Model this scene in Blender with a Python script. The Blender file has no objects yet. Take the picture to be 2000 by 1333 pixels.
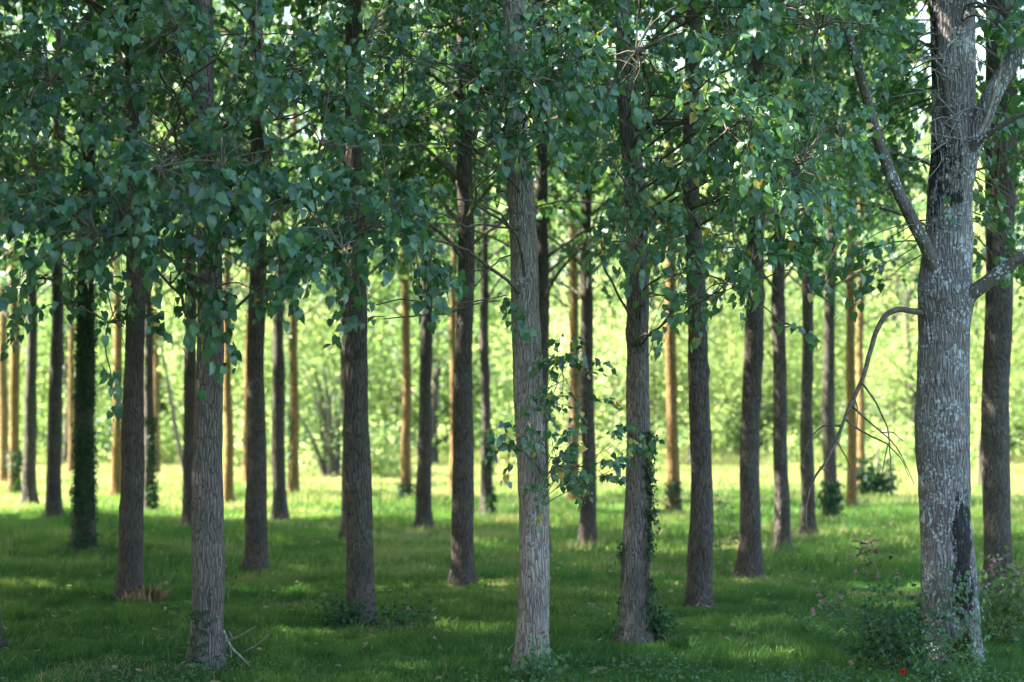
import bpy, math, random
import numpy as np
from mathutils import Vector, Matrix, Quaternion

# ------------------------------------------------------------------ camera, sky, sun, exposure
scn = bpy.context.scene
col = scn.collection
CAM_H, LENS = 2.28, 70.0
FPX = LENS / 36.0 * 2000.0
PITCH = math.atan(138.5 / FPX)
cam_data = bpy.data.cameras.new('camera')
cam = bpy.data.objects.new('camera', cam_data)
col.objects.link(cam)
cam.location = (0, 0, CAM_H)
cam.rotation_euler = (math.pi / 2 + PITCH, 0, 0)
cam_data.lens = LENS
cam_data.sensor_width = 36
cam_data.clip_end = 2000
cam_data.dof.use_dof = True
cam_data.dof.focus_distance = 17.0
cam_data.dof.aperture_fstop = 1.5
scn.camera = cam

SUN_AZ, SUN_EL = -78.0, 44.0          # azimuth from +Y (view direction) towards +X
az, el = math.radians(SUN_AZ), math.radians(SUN_EL)
sun_vec = Vector((math.sin(az) * math.cos(el), math.cos(az) * math.cos(el), math.sin(el)))
world = bpy.data.worlds.new('World')
scn.world = world
world.use_nodes = True
wn = world.node_tree
wn.nodes.clear()
sky = wn.nodes.new('ShaderNodeTexSky')
sky.sky_type = 'NISHITA'
sky.sun_disc = False
sky.sun_elevation = el
sky.sun_rotation = az
sky.air_density = 1.0
sky.dust_density = 1.5
bg = wn.nodes.new('ShaderNodeBackground')
bg.inputs['Strength'].default_value = 0.105
wo = wn.nodes.new('ShaderNodeOutputWorld')
wn.links.new(sky.outputs[0], bg.inputs[0])
wn.links.new(bg.outputs[0], wo.inputs[0])
sun_data = bpy.data.lights.new('sun', 'SUN')
sun_data.energy = 5.0
sun_data.angle = math.radians(0.53)
sun_data.color = (1.0, 0.93, 0.80)
sun = bpy.data.objects.new('sun', sun_data)
col.objects.link(sun)
sun.location = sun_vec * 60
sun.rotation_euler = (-sun_vec).to_track_quat('-Z', 'Y').to_euler()
scn.view_settings.view_transform = 'Standard'
scn.view_settings.look = 'None'
scn.view_settings.exposure = 3.2
scn.view_settings.gamma = 1.0
scn.view_settings.use_curve_mapping = False
cy = scn.cycles
cy.max_bounces = 7
cy.diffuse_bounces = 4
cy.glossy_bounces = 2
cy.transmission_bounces = 4
cy.transparent_max_bounces = 4
cy.use_denoising = True
cy.caustics_reflective = False
cy.caustics_refractive = False

rng = np.random.default_rng(11)
random.seed(5)
CT, ST = math.cos(PITCH), math.sin(PITCH)


def ray(px, py):
    u, v = (px - 1000) / FPX, (666.5 - py) / FPX
    return u, CT - v * ST, ST + v * CT


def on_ground(px, py):
    u, dy, dz = ray(px, py)
    t = -CAM_H / dz
    return np.array((u * t, dy * t, 0.0))


def at(px, py, y):
    u, dy, dz = ray(px, py)
    t = y / dy
    return np.array((u * t, y, CAM_H + dz * t))


def proj(P):
    d = P - np.array((0, 0, CAM_H))
    zc = d[..., 1] * CT + d[..., 2] * ST
    yc = -d[..., 1] * ST + d[..., 2] * CT
    return 1000 + FPX * d[..., 0] / zc, 666.5 - FPX * yc / zc


def nrm(a):
    return a / np.maximum(np.linalg.norm(a, axis=-1, keepdims=True), 1e-9)


# ------------------------------------------------------------------ mesh helpers
class MB:
    """collects numpy pieces into one mesh; tint is a float per vertex"""

    def __init__(s):
        s.v, s.f3, s.f4, s.t, s.n = [], [], [], [], 0

    def add(s, V, F3=None, F4=None, tint=0.5):
        V = np.asarray(V, float).reshape(-1, 3)
        s.v.append(V)
        if F3 is not None and len(F3):
            s.f3.append(np.asarray(F3, np.int64).reshape(-1, 3) + s.n)
        if F4 is not None and len(F4):
            s.f4.append(np.asarray(F4, np.int64).reshape(-1, 4) + s.n)
        s.t.append(np.broadcast_to(np.asarray(tint, float), (len(V),)).copy())
        s.n += len(V)

    def mesh(s, name, smooth=True, offset=None):
        V = np.concatenate(s.v) if s.v else np.zeros((0, 3))
        if offset is not None:
            V = V - np.asarray(offset)
        f3 = np.concatenate(s.f3) if s.f3 else np.zeros((0, 3), np.int64)
        f4 = np.concatenate(s.f4) if s.f4 else np.zeros((0, 4), np.int64)
        m = bpy.data.meshes.new(name)
        m.vertices.add(len(V))
        m.vertices.foreach_set('co', V.astype(np.float32).ravel())
        m.loops.add(len(f3) * 3 + len(f4) * 4)
        m.loops.foreach_set('vertex_index', np.concatenate([f3.ravel(), f4.ravel()]).astype(np.int32))
        m.polygons.add(len(f3) + len(f4))
        st = np.concatenate([np.arange(len(f3)) * 3, len(f3) * 3 + np.arange(len(f4)) * 4])
        m.polygons.foreach_set('loop_start', st.astype(np.int32))
        m.polygons.foreach_set('use_smooth', np.full(len(st), smooth))
        m.update(calc_edges=True)
        a = m.attributes.new('tint', 'FLOAT', 'POINT')
        a.data.foreach_set('value', np.concatenate(s.t).astype(np.float32))
        return m


def link(name, data, mat=None, parent=None, loc=(0, 0, 0), kind=None):
    o = bpy.data.objects.new(name, data)
    col.objects.link(o)
    o.location = loc
    if mat is not None and data is not None and len(data.materials) == 0:
        data.materials.append(mat)
    if parent is not None:
        o.parent = parent
    if kind:
        o['kind'] = kind
    return o


def tag(o, label, cat, group=None):
    o['label'] = label
    o['category'] = cat
    if group:
        o['group'] = group
    return o


def thing(name, loc, label, cat, group=None):
    o = link(name, None, loc=tuple(loc))
    o.empty_display_size = 0.2
    return tag(o, label, cat, group)


def bez(p0, p1, p2, n):
    t = np.linspace(0, 1, n)[:, None]
    return (1 - t) ** 2 * p0 + 2 * t * (1 - t) * p1 + t ** 2 * p2


def tube(mb, P, R, seg=5, tint=0.5, cap=True):
    P = np.asarray(P, float)
    n = len(P)
    R = np.broadcast_to(np.asarray(R, float), (n,))
    T = nrm(np.gradient(P, axis=0))
    ref = np.array((0, 0, 1.0)) if abs(T[:, 2]).mean() < 0.8 else np.array((1.0, 0, 0))
    A = nrm(np.cross(T, ref))
    B = np.cross(T, A)
    an = np.linspace(0, 2 * np.pi, seg, endpoint=False)
    V = P[:, None] + R[:, None, None] * (np.cos(an)[None, :, None] * A[:, None] + np.sin(an)[None, :, None] * B[:, None])
    i = np.arange(n - 1)[:, None] * seg
    j = np.arange(seg)[None]
    k = (j + 1) % seg
    F = np.stack([i + j, i + k, i + seg + k, i + seg + j], -1).reshape(-1, 4)
    V = V.reshape(-1, 3)
    F3 = None
    if cap:
        V = np.concatenate([V, P[-1:]])
        b = (n - 1) * seg
        F3 = np.stack([b + np.arange(seg), b + (np.arange(seg) + 1) % seg, np.full(seg, n * seg)], -1)
    mb.add(V, F3, F, tint)


def wobble(P, amp, r):
    P = P.copy()
    n = len(P)
    w = r.normal(0, amp, (n, 3))
    w[0] = 0
    P += np.cumsum(w, 0) * 0.6
    return P


# leaf outlines: heart shaped, 12 tris / simple folded, 4 tris
def heart(fold=0.16, curl=0.16, width=1.0):
    pts = [(0, 0), (0, .5), (0, 1.1),
           (-.24, -.09), (-.46, .14), (-.40, .46), (-.19, .80),
           (.24, -.09), (.46, .14), (.40, .46), (.19, .80)]
    V = np.array([(x * width, y, fold * abs(x) - curl * y * y + .05 * math.sin(7 * x + 4 * y)) for x, y in pts])
    F = [(0, 4, 3), (0, 1, 4), (1, 5, 4), (1, 6, 5), (1, 2, 6),
         (0, 7, 8), (0, 8, 1), (1, 8, 9), (1, 9, 10), (1, 10, 2)]
    return V, np.array(F)


LEAF_HI = heart()
LEAF_LO = (np.array([(0, 0, 0), (-.44, .2, .08), (-.25, .7, .0), (0, 1.08, -.14), (.25, .7, .0), (.44, .2, .08)]),
           np.array([(0, 2, 1), (0, 3, 2), (0, 4, 3), (0, 5, 4)]))
LEAF_IVY = (np.array([(0, 0, 0), (-.5, .15, .1), (-.22, .42, 0), (0, 1, -.1), (.22, .42, 0), (.5, .15, .1)]), LEAF_LO[1])
LEAF_LANCE = (np.array([(0, 0, 0), (-.15, .3, .05), (-.12, .7, .0), (0, 1.1, -.2), (.12, .7, .0), (.15, .3, .05)]), LEAF_LO[1])


def leaf_frame(T, N):
    T = nrm(T)
    N = nrm(N - (N * T).sum(-1, keepdims=True) * T)
    X = np.cross(T, N)
    return X, T, N


def put_leaves(mb, proto, P, T, N, S, tint):
    if len(P) == 0:
        return
    X, T, N = leaf_frame(T, N)
    V, F = proto
    W = P[:, None] + S[:, None, None] * (V[None, :, :1] * X[:, None] + V[None, :, 1:2] * T[:, None] + V[None, :, 2:3] * N[:, None])
    n, k = len(P), len(V)
    FF = (F[None] + (np.arange(n) * k)[:, None, None]).reshape(-1, 3)
    mb.add(W.reshape(-1, 3), FF, None, np.repeat(tint, k))


# ------------------------------------------------------------------ materials
def new_mat(name):
    m = bpy.data.materials.new(name)
    m.use_nodes = True
    m.node_tree.nodes.clear()
    return m, m.node_tree


def nd(nt, typ, **kw):
    n = nt.nodes.new(typ)
    for k, v in kw.items():
        if k.startswith('i_'):
            key = k[2:].replace('_', ' ')
            n.inputs[int(key) if key.isdigit() else key].default_value = v
        else:
            setattr(n, k, v)
    return n


def ramp(nt, src, stops, interp='LINEAR'):
    r = nt.nodes.new('ShaderNodeValToRGB')
    r.color_ramp.interpolation = interp
    e = r.color_ramp.elements
    while len(e) < len(stops):
        e.new(0.5)
    for q, (p, c) in zip(e, stops):
        q.position = p
        q.color = (c[0], c[1], c[2], 1)
    nt.links.new(src, r.inputs[0])
    return r.outputs[0]


def mixc(nt, fac, a, b, mode='MIX'):
    m = nt.nodes.new('ShaderNodeMix')
    m.data_type = 'RGBA'
    m.blend_type = mode
    for sock, v in ((m.inputs[0], fac), (m.inputs[6], a), (m.inputs[7], b)):
        if hasattr(v, 'is_linked') or hasattr(v, 'links'):
            nt.links.new(v, sock)
        else:
            sock.default_value = v if not isinstance(v, tuple) else (v[0], v[1], v[2], 1)
    return m.outputs[2]


def leaf_mat(name, stops, tstops, trans=0.4, rough=0.45, spec=0.35, source='attr'):
    m, nt = new_mat(name)
    if source == 'attr':
        src = nd(nt, 'ShaderNodeAttribute', attribute_name='tint').outputs['Fac']
    else:
        src = nd(nt, 'ShaderNodeSeparateColor').outputs[0]
        nt.links.new(nd(nt, 'ShaderNodeObjectInfo').outputs['Color'], src.node.inputs[0])
    c = ramp(nt, src, stops)
    t = ramp(nt, src, tstops)
    p = nd(nt, 'ShaderNodeBsdfPrincipled', i_Roughness=rough)
    p.inputs['Specular IOR Level'].default_value = spec
    nt.links.new(c, p.inputs['Base Color'])
    tr = nd(nt, 'ShaderNodeBsdfTranslucent')
    nt.links.new(t, tr.inputs[0])
    mx = nd(nt, 'ShaderNodeMixShader')
    mx.inputs[0].default_value = trans
    nt.links.new(p.outputs[0], mx.inputs[1])
    nt.links.new(tr.outputs[0], mx.inputs[2])
    o = nd(nt, 'ShaderNodeOutputMaterial')
    nt.links.new(mx.outputs[0], o.inputs[0])
    return m


POP = [(0, (.016, .052, .028)), (.45, (.040, .115, .058)), (.8, (.075, .180, .085)), (.965, (.11, .22, .09)), (.975, (.42, .30, .03))]
POPT = [(0, (.10, .26, .04)), (.5, (.15, .33, .05)), (.9, (.20, .38, .05)), (.965, (.24, .38, .05)), (.975, (.55, .40, .03))]
M_LEAF = leaf_mat('poplar_leaves', POP, POPT, 0.30, 0.36, 0.6)
M_LEAF1 = leaf_mat('poplar_leaf_single', POP, POPT, 0.30, 0.36, 0.6, 'obj')
FAR = [(0, (.10, .15, .055)), (.5, (.14, .19, .07)), (1, (.20, .23, .10))]
FART = [(0, (.36, .54, .13)), (.5, (.50, .66, .20)), (1, (.68, .76, .32))]
M_FAR = leaf_mat('hedgerow_leaves', FAR, FART, 0.55, 0.5, 0.3)  # pale leaf tone, lightened further to stand in for distant glare and haze
M_FAR2 = leaf_mat('dark_hedgerow_leaves', [(0, (.05, .10, .04)), (1, (.09, .15, .06))], [(0, (.18, .34, .07)), (1, (.32, .46, .12))], 0.45, 0.5, 0.3)
M_BUSH = leaf_mat('shrub_leaves', [(0, (.03, .07, .03)), (1, (.07, .12, .04))], [(0, (.09, .20, .03)), (1, (.18, .32, .05))], 0.35)
M_IVY = leaf_mat('ivy_leaves', [(0, (.016, .044, .022)), (1, (.040, .085, .036))], [(0, (.05, .14, .03)), (1, (.09, .2, .04))], 0.22, 0.55, 0.2)
M_HERB = leaf_mat('herb_leaves', [(0, (.05, .125, .055)), (1, (.11, .21, .09))], [(0, (.10, .24, .05)), (1, (.17, .34, .06))], 0.35)
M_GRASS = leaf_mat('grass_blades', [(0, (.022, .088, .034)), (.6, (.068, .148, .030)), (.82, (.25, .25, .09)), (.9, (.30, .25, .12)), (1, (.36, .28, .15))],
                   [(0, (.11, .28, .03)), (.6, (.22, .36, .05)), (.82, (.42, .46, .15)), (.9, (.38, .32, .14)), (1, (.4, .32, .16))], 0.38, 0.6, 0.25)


def bark_mat(name, dark, mid, light, scale=1.0, lichen=0.0, special=False, bump=1.0):
    m, nt = new_mat(name)
    L = nt.links
    tc = nd(nt, 'ShaderNodeTexCoord')
    # warp, then stretch along the trunk
    n1 = nd(nt, 'ShaderNodeTexNoise', i_Scale=5.0, i_Detail=3.0)
    L.new(tc.outputs['Object'], n1.inputs['Vector'])
    warp = nd(nt, 'ShaderNodeVectorMath', operation='MULTIPLY_ADD')
    L.new(n1.outputs['Color'], warp.inputs[0])
    warp.inputs[1].default_value = (.07, .07, .25)
    L.new(tc.outputs['Object'], warp.inputs[2])
    mp = nd(nt, 'ShaderNodeMapping')
    mp.inputs['Scale'].default_value = (1, 1, .11)
    L.new(warp.outputs[0], mp.inputs[0])
    vo = nd(nt, 'ShaderNodeTexVoronoi', feature='DISTANCE_TO_EDGE', i_Scale=34.0 * scale)
    L.new(mp.outputs[0], vo.inputs['Vector'])
    n2 = nd(nt, 'ShaderNodeTexNoise', i_Scale=60.0 * scale, i_Detail=5.0, i_Roughness=.65)
    L.new(mp.outputs[0], n2.inputs['Vector'])
    n3 = nd(nt, 'ShaderNodeTexNoise', i_Scale=2.2, i_Detail=4.0)
    L.new(tc.outputs['Object'], n3.inputs['Vector'])
    edge = ramp(nt, vo.outputs['Distance'], [(0, (0, 0, 0)), (.16, (.55, .55, .55)), (.48, (1, 1, 1))])
    hm = nd(nt, 'ShaderNodeMath', operation='MULTIPLY_ADD')
    L.new(n2.outputs['Fac'], hm.inputs[0])
    hm.inputs[1].default_value = .9
    L.new(edge, hm.inputs[2])
    c = ramp(nt, hm.outputs[0], [(.30, dark), (.95, mid), (1.0, mid)])
    fine = ramp(nt, n2.outputs['Fac'], [(.38, (0, 0, 0)), (.78, (.8, .8, .8))])
    c = mixc(nt, fine, c, light)
    c2 = mixc(nt, .35, c, mixc(nt, edge, dark, c))
    patch = ramp(nt, n3.outputs['Fac'], [(.3, (.72, .70, .68)), (.7, (1.15, 1.12, 1.08))])
    c2 = mixc(nt, 1.0, c2, patch, 'MULTIPLY')
    # horizontal leaf-scar rings
    mr = nd(nt, 'ShaderNodeMapping')
    mr.inputs['Scale'].default_value = (.5, .5, 5.0)
    L.new(warp.outputs[0], mr.inputs[0])
    nr = nd(nt, 'ShaderNodeTexNoise', i_Scale=2.4, i_Detail=2.0)
    L.new(mr.outputs[0], nr.inputs['Vector'])
    ring = ramp(nt, nr.outputs['Fac'], [(.60, (1, 1, 1)), (.70, (.55, .53, .52))])
    c2 = mixc(nt, .6, c2, ring, 'MULTIPLY')
    if lichen > 0:
        v2 = nd(nt, 'ShaderNodeTexVoronoi', i_Scale=26.0)
        L.new(warp.outputs[0], v2.inputs['Vector'])
        nl = nd(nt, 'ShaderNodeTexNoise', i_Scale=4.5, i_Detail=2.0)
        L.new(tc.outputs['Object'], nl.inputs['Vector'])
        dist = nd(nt, 'ShaderNodeMath', operation='ADD')
        L.new(v2.outputs['Distance'], dist.inputs[0])
        inv = nd(nt, 'ShaderNodeMath', operation='MULTIPLY_ADD')
        L.new(nl.outputs['Fac'], inv.inputs[0])
        inv.inputs[1].default_value = -1.3
        inv.inputs[2].default_value = .66
        L.new(inv.outputs[0], dist.inputs[1])
        spot = ramp(nt, dist.outputs[0], [(.20 * lichen, (1, 1, 1)), (.20 * lichen + .06, (0, 0, 0))])
        c2 = mixc(nt, spot, c2, (.46, .50, .49))
    if special:
        # sooty black moss patches: a streak low on the trunk, and round the limb scars
        pos = nd(nt, 'ShaderNodeSeparateXYZ')
        L.new(tc.outputs['Object'], pos.inputs[0])
        nm = nd(nt, 'ShaderNodeTexNoise', i_Scale=16.0, i_Detail=6.0, i_Roughness=.7)
        mm = nd(nt, 'ShaderNodeMapping')
        mm.inputs['Scale'].default_value = (1, 1, .7)
        L.new(tc.outputs['Object'], mm.inputs[0])
        L.new(mm.outputs[0], nm.inputs['Vector'])

        def window(sock, lo, hi, soft):
            a = nd(nt, 'ShaderNodeMapRange', interpolation_type='SMOOTHSTEP')
            L.new(sock, a.inputs[0])
            a.inputs[1].default_value, a.inputs[2].default_value = lo - soft, lo + soft
            b = nd(nt, 'ShaderNodeMapRange', interpolation_type='SMOOTHSTEP')
            L.new(sock, b.inputs[0])
            b.inputs[1].default_value, b.inputs[2].default_value = hi + soft, hi - soft
            q = nd(nt, 'ShaderNodeMath', operation='MULTIPLY')
            L.new(a.outputs[0], q.inputs[0])
            L.new(b.outputs[0], q.inputs[1])
            return q.outputs[0]

        def mul(a, b):
            q = nd(nt, 'ShaderNodeMath', operation='MULTIPLY')
            L.new(a, q.inputs[0])
            L.new(b, q.inputs[1])
            return q.outputs[0]
        w1 = mul(window(pos.outputs[0], -.03, .19, .08), window(pos.outputs[2], .35, 1.6, .3))
        w2 = mul(window(pos.outputs[2], 4.0, 4.9, .3), window(pos.outputs[0], -.3, .12, .12))
        w3 = mul(window(pos.outputs[2], 5.2, 6.4, .2), window(pos.outputs[0], -.3, -.08, .05))
        k1 = nd(nt, 'ShaderNodeMath', operation='MULTIPLY')
        L.new(w1, k1.inputs[0])
        k1.inputs[1].default_value = 1.30
        ad = nd(nt, 'ShaderNodeMath', operation='MAXIMUM')
        L.new(k1.outputs[0], ad.inputs[0])
        L.new(w2, ad.inputs[1])
        ad2 = nd(nt, 'ShaderNodeMath', operation='MAXIMUM')
        L.new(ad.outputs[0], ad2.inputs[0])
        L.new(w3, ad2.inputs[1])
        thr = nd(nt, 'ShaderNodeMath', operation='MULTIPLY_ADD')
        L.new(ad2.outputs[0], thr.inputs[0])
        thr.inputs[1].default_value = .30
        fx = nd(nt, 'ShaderNodeMath', operation='MULTIPLY_ADD')
        L.new(n2.outputs['Fac'], fx.inputs[0])
        fx.inputs[1].default_value = .55
        fx.inputs[2].default_value = -.275
        fy = nd(nt, 'ShaderNodeMath', operation='ADD')
        L.new(fx.outputs[0], fy.inputs[0])
        L.new(nm.outputs['Fac'], fy.inputs[1])
        L.new(fy.outputs[0], thr.inputs[2])
        moss = ramp(nt, thr.outputs[0], [(.74, (0, 0, 0)), (.82, (.92, .92, .92))])
        c2 = mixc(nt, moss, c2, (.012, .013, .012))
        w4 = mul(window(pos.outputs[0], -.12, .14, .06), window(pos.outputs[2], .0, .55, .1))
        t4 = nd(nt, 'ShaderNodeMath', operation='MULTIPLY_ADD')
        L.new(w4, t4.inputs[0])
        t4.inputs[1].default_value = .25
        L.new(n3.outputs['Fac'], t4.inputs[2])
        m4 = ramp(nt, t4.outputs[0], [(.70, (0, 0, 0)), (.76, (1, 1, 1))])
        c2 = mixc(nt, m4, c2, (.055, .050, .012))
    p = nd(nt, 'ShaderNodeBsdfPrincipled', i_Roughness=.9)
    p.inputs['Specular IOR Level'].default_value = .2
    L.new(c2, p.inputs['Base Color'])
    b = nd(nt, 'ShaderNodeBump', i_Strength=bump, i_Distance=.05)
    L.new(hm.outputs[0], b.inputs['Height'])
    L.new(b.outputs[0], p.inputs['Normal'])
    o = nd(nt, 'ShaderNodeOutputMaterial')
    L.new(p.outputs[0], o.inputs[0])
    return m


M_BARK = bark_mat('poplar_bark', (.040, .035, .030), (.140, .123, .106), (.23, .208, .185), 1.25, .0, bump=.9)
M_BARK_PALE = bark_mat('pale_poplar_bark', (.13, .115, .10), (.42, .375, .335), (.56, .52, .48), 1.2, .5, bump=.9)
M_BARK_GREY = bark_mat('grey_poplar_bark', (.062, .055, .049), (.23, .208, .188), (.37, .345, .32), 1.25, .0, bump=.9)
M_BARK_FAR = bark_mat('sun_tinted_poplar_bark', (.09, .055, .022), (.28, .178, .070), (.36, .24, .11), .8, 0.0, bump=.7)  # tan bark with the far trunks' sunlit gold put into its colour
M_BARK_BIG = bark_mat('old_poplar_bark', (.10, .092, .09), (.28, .265, .26), (.42, .41, .41), 1.1, 1.35, True, bump=.9)
M_LIMB = bark_mat('limb_bark', (.06, .052, .045), (.15, .135, .12), (.27, .25, .23), 2.0, 1.0, bump=.5)


def plain_mat(name, a, b, scale=30, rough=.85):
    m, nt = new_mat(name)
    tc = nd(nt, 'ShaderNodeTexCoord')
    n = nd(nt, 'ShaderNodeTexNoise', i_Scale=scale, i_Detail=4.0)
    nt.links.new(tc.outputs['Object'], n.inputs['Vector'])
    c = ramp(nt, n.outputs['Fac'], [(.3, a), (.7, b)])
    p = nd(nt, 'ShaderNodeBsdfPrincipled', i_Roughness=rough)
    p.inputs['Specular IOR Level'].default_value = .2
    nt.links.new(c, p.inputs['Base Color'])
    o = nd(nt, 'ShaderNodeOutputMaterial')
    nt.links.new(p.outputs[0], o.inputs[0])
    return m


M_TWIG = plain_mat('twig_bark', (.06, .05, .035), (.16, .135, .10))
M_TWIG_PALE = plain_mat('pale_dead_twig', (.16, .14, .12), (.34, .31, .28))
M_STEM = plain_mat('green_stem', (.05, .08, .03), (.10, .12, .05))
M_PINK = plain_mat('pink_flower', (.30, .16, .17), (.45, .30, .30), 80)
M_RED = plain_mat('red_petal', (.50, .01, .01), (.65, .03, .02), 60)
M_POST = plain_mat('weathered_wood', (.10, .085, .06), (.20, .17, .13), 12)


def ground_mat():
    m, nt = new_mat('meadow_ground')
    tc = nd(nt, 'ShaderNodeTexCoord')
    n = nd(nt, 'ShaderNodeTexNoise', i_Scale=.9, i_Detail=6.0, i_Roughness=.6)
    nt.links.new(tc.outputs['Object'], n.inputs['Vector'])
    n2 = nd(nt, 'ShaderNodeTexNoise', i_Scale=14.0, i_Detail=5.0)
    nt.links.new(tc.outputs['Object'], n2.inputs['Vector'])
    a = ramp(nt, n.outputs['Fac'], [(.35, (.030, .075, .018)), (.62, (.055, .115, .028)), (.75, (.12, .11, .05))])
    b = ramp(nt, n2.outputs['Fac'], [(.3, (.6, .6, .6)), (.7, (1.2, 1.2, 1.2))])
    c = mixc(nt, 1.0, a, b, 'MULTIPLY')
    p = nd(nt, 'ShaderNodeBsdfPrincipled', i_Roughness=.95)
    p.inputs['Specular IOR Level'].default_value = .1
    nt.links.new(c, p.inputs['Base Color'])
    bp = nd(nt, 'ShaderNodeBump', i_Strength=.6, i_Distance=.05)
    nt.links.new(n2.outputs['Fac'], bp.inputs['Height'])
    nt.links.new(bp.outputs[0], p.inputs['Normal'])
    o = nd(nt, 'ShaderNodeOutputMaterial')
    nt.links.new(p.outputs[0], o.inputs[0])
    return m


# ------------------------------------------------------------------ ground
def ground_h(x, y):
    return (.05 * np.sin(x * .55 + 1.3) * np.sin(y * .31) + .035 * np.sin(x * 1.3 + y * .9)) * np.clip((y - 10) / 20, 0, 1)


gx = np.concatenate([[-400, -250, -120, -60], np.arange(-40, 40.1, 1.0), [60, 120, 250, 400]])
gy = np.concatenate([[-300, -150, -60, -20], np.arange(0, 130.1, 1.0), [160, 220, 320, 500]])
GX, GY = np.meshgrid(gx, gy)
GZ = ground_h(GX, GY) - .01
mb = MB()
nx, ny = len(gx), len(gy)
ii = (np.arange(ny - 1)[:, None] * nx + np.arange(nx - 1)[None])
mb.add(np.stack([GX, GY, GZ], -1), None, np.stack([ii, ii + 1, ii + nx + 1, ii + nx], -1).reshape(-1, 4))
ground = link('ground', mb.mesh('ground'), ground_mat(), kind='structure')


# ------------------------------------------------------------------ trunks
def trunk_mesh(name, base, axis, seg, rings, seed, flare=.35, rough=.012, gnarl=None):
    """axis: list of (z, x offset, y offset, radius) above the base, interpolated smoothly"""
    r = np.random.default_rng(seed)
    A = np.array(axis, float)
    z = np.linspace(0, 1, rings) ** 1.25 * A[-1, 0]
    cx = np.interp(z, A[:, 0], A[:, 1])
    cyy = np.interp(z, A[:, 0], A[:, 2])
    R = np.interp(z, A[:, 0], A[:, 3])
    k = np.ones(5) / 5
    for arr in (cx, cyy, R):
        arr[2:-2] = np.convolve(arr, k, 'valid')
    an = np.linspace(0, 2 * np.pi, seg, endpoint=False)
    ph = r.uniform(0, 6.28, 12)
    cx = cx + np.clip(z, 0, 1) * (.020 * np.sin(.9 * z + ph[2]) + .010 * np.sin(2.3 * z + ph[3]))
    cyy = cyy + np.clip(z, 0, 1) * .02 * np.sin(.8 * z + ph[4])
    R = R * (1 + .045 * np.sin(1.7 * z + ph[5]) * np.clip(z, 0, 1) + .02 * np.sin(4.1 * z + ph[6]))
    if gnarl is None:
        gnarl = [(r.uniform(.7, 5), r.uniform(3.3, 6.1), r.uniform(.04, .08), r.uniform(.012, .03)) for _ in range(7)]
    Z, AN = np.meshgrid(z, an, indexing='ij')
    fl = 1 + flare * np.exp(-Z / .20) * (1 + .45 * np.sin(5 * AN + ph[0]) + .2 * np.sin(3 * AN + ph[1]))
    d = 0
    for q, (fa, fz, am) in enumerate([(2, 1.1, .5), (3, 2.3, .5), (5, .9, .35), (7, 5.5, .3), (1, 3.1, .45), (11, 4.0, .3), (17, 7, .28), (4, 12., .2)]):
        d = d + am * np.sin(fa * AN + fz * Z + ph[q % 12]) * np.sin(fz * 1.7 * Z + ph[(q + 5) % 12] + fa)
    RR = R[:, None] * fl + rough * d
    if gnarl:
        for (gz, ga, gr, gh) in gnarl:
            da = np.angle(np.exp(1j * (AN - ga))) * R[:, None]
            RR = RR + gh * np.exp(-((Z - gz) ** 2 + da ** 2) / gr ** 2)
    V = np.stack([cx[:, None] + RR * np.cos(AN), cyy[:, None] + RR * np.sin(AN), Z - .06 * (Z < .001)], -1).reshape(-1, 3)
    i = np.arange(rings - 1)[:, None] * seg
    j = np.arange(seg)[None]
    kk = (j + 1) % seg
    F = np.stack([i + j, i + kk, i + seg + kk, i + seg + j], -1).reshape(-1, 4)
    m = MB()
    m.add(V, None, F)
    return m.mesh(name)


TREE_H = 17.0


def axis_from_px(base, pts, top_r=.03):
    """pts: (px, py, width px) seen on the trunk at the depth of its base"""
    d = base[1]
    A = []
    for (px, py, w) in pts:
        p = at(px, py, d)
        A.append((max(0.0, p[2]), p[0] - base[0], 0.0, .5 * w / FPX * d))
    A[0] = (0.0,) + A[0][1:]
    zl, xl, yl, rl = A[-1]
    sl = (A[-1][1] - A[0][1]) / max(zl, .1)
    for q in (.33, .66, 1.0):
        z = zl + (TREE_H - zl) * q
        A.append((z, xl + sl * (z - zl) * .4, 0, rl * (1 - q) + top_r * q))
    return A


# ------------------------------------------------------------------ crowns shared by the rows behind
def make_spray(r, S, D, L, n, size, out, Lf, tw, rad=.006, droop=.35, yellow=.004):
    """one leafy twig: Lf collects (P,T,N,size,tint), tw the twig tubes"""
    D = nrm(np.asarray(D))
    E = S + D * L + np.array((0, 0, -droop * L))
    C = S + D * L * .55 + np.array((0, 0, .12 * L))
    P = bez(S, C, E, 6)
    tube(tw, P, np.linspace(rad, rad * .3, 6), 4, cap=False)
    t = np.concatenate([np.linspace(.15, 1, n)[:, None]], 1)
    B = (1 - t) ** 2 * S + 2 * t * (1 - t) * C + t ** 2 * E
    side = r.normal(0, 1, (n, 3))
    side[:, 2] *= .6
    pet = nrm(side + 0.4 * D + np.array((0, 0, -.25)))
    B = B + pet * (size * r.uniform(.4, .9, n))[:, None]
    T = .55 * pet + .35 * D + np.array((0, 0, -.75)) + r.normal(0, .35, (n, 3))
    N = .6 * out + np.array((0, 0, .5)) + r.normal(0, .65, (n, 3))
    sz = size * r.uniform(.5, 1.3, n)
    Lf.append((B, T, N, sz, np.where(r.uniform(0, 1, n) < yellow, .99, r.uniform(0, .96, n))))


def flush(mb, proto, Lf):
    for (B, T, N, sz, ti) in Lf:
        put_leaves(mb, proto, B, T, N, sz, ti)


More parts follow.
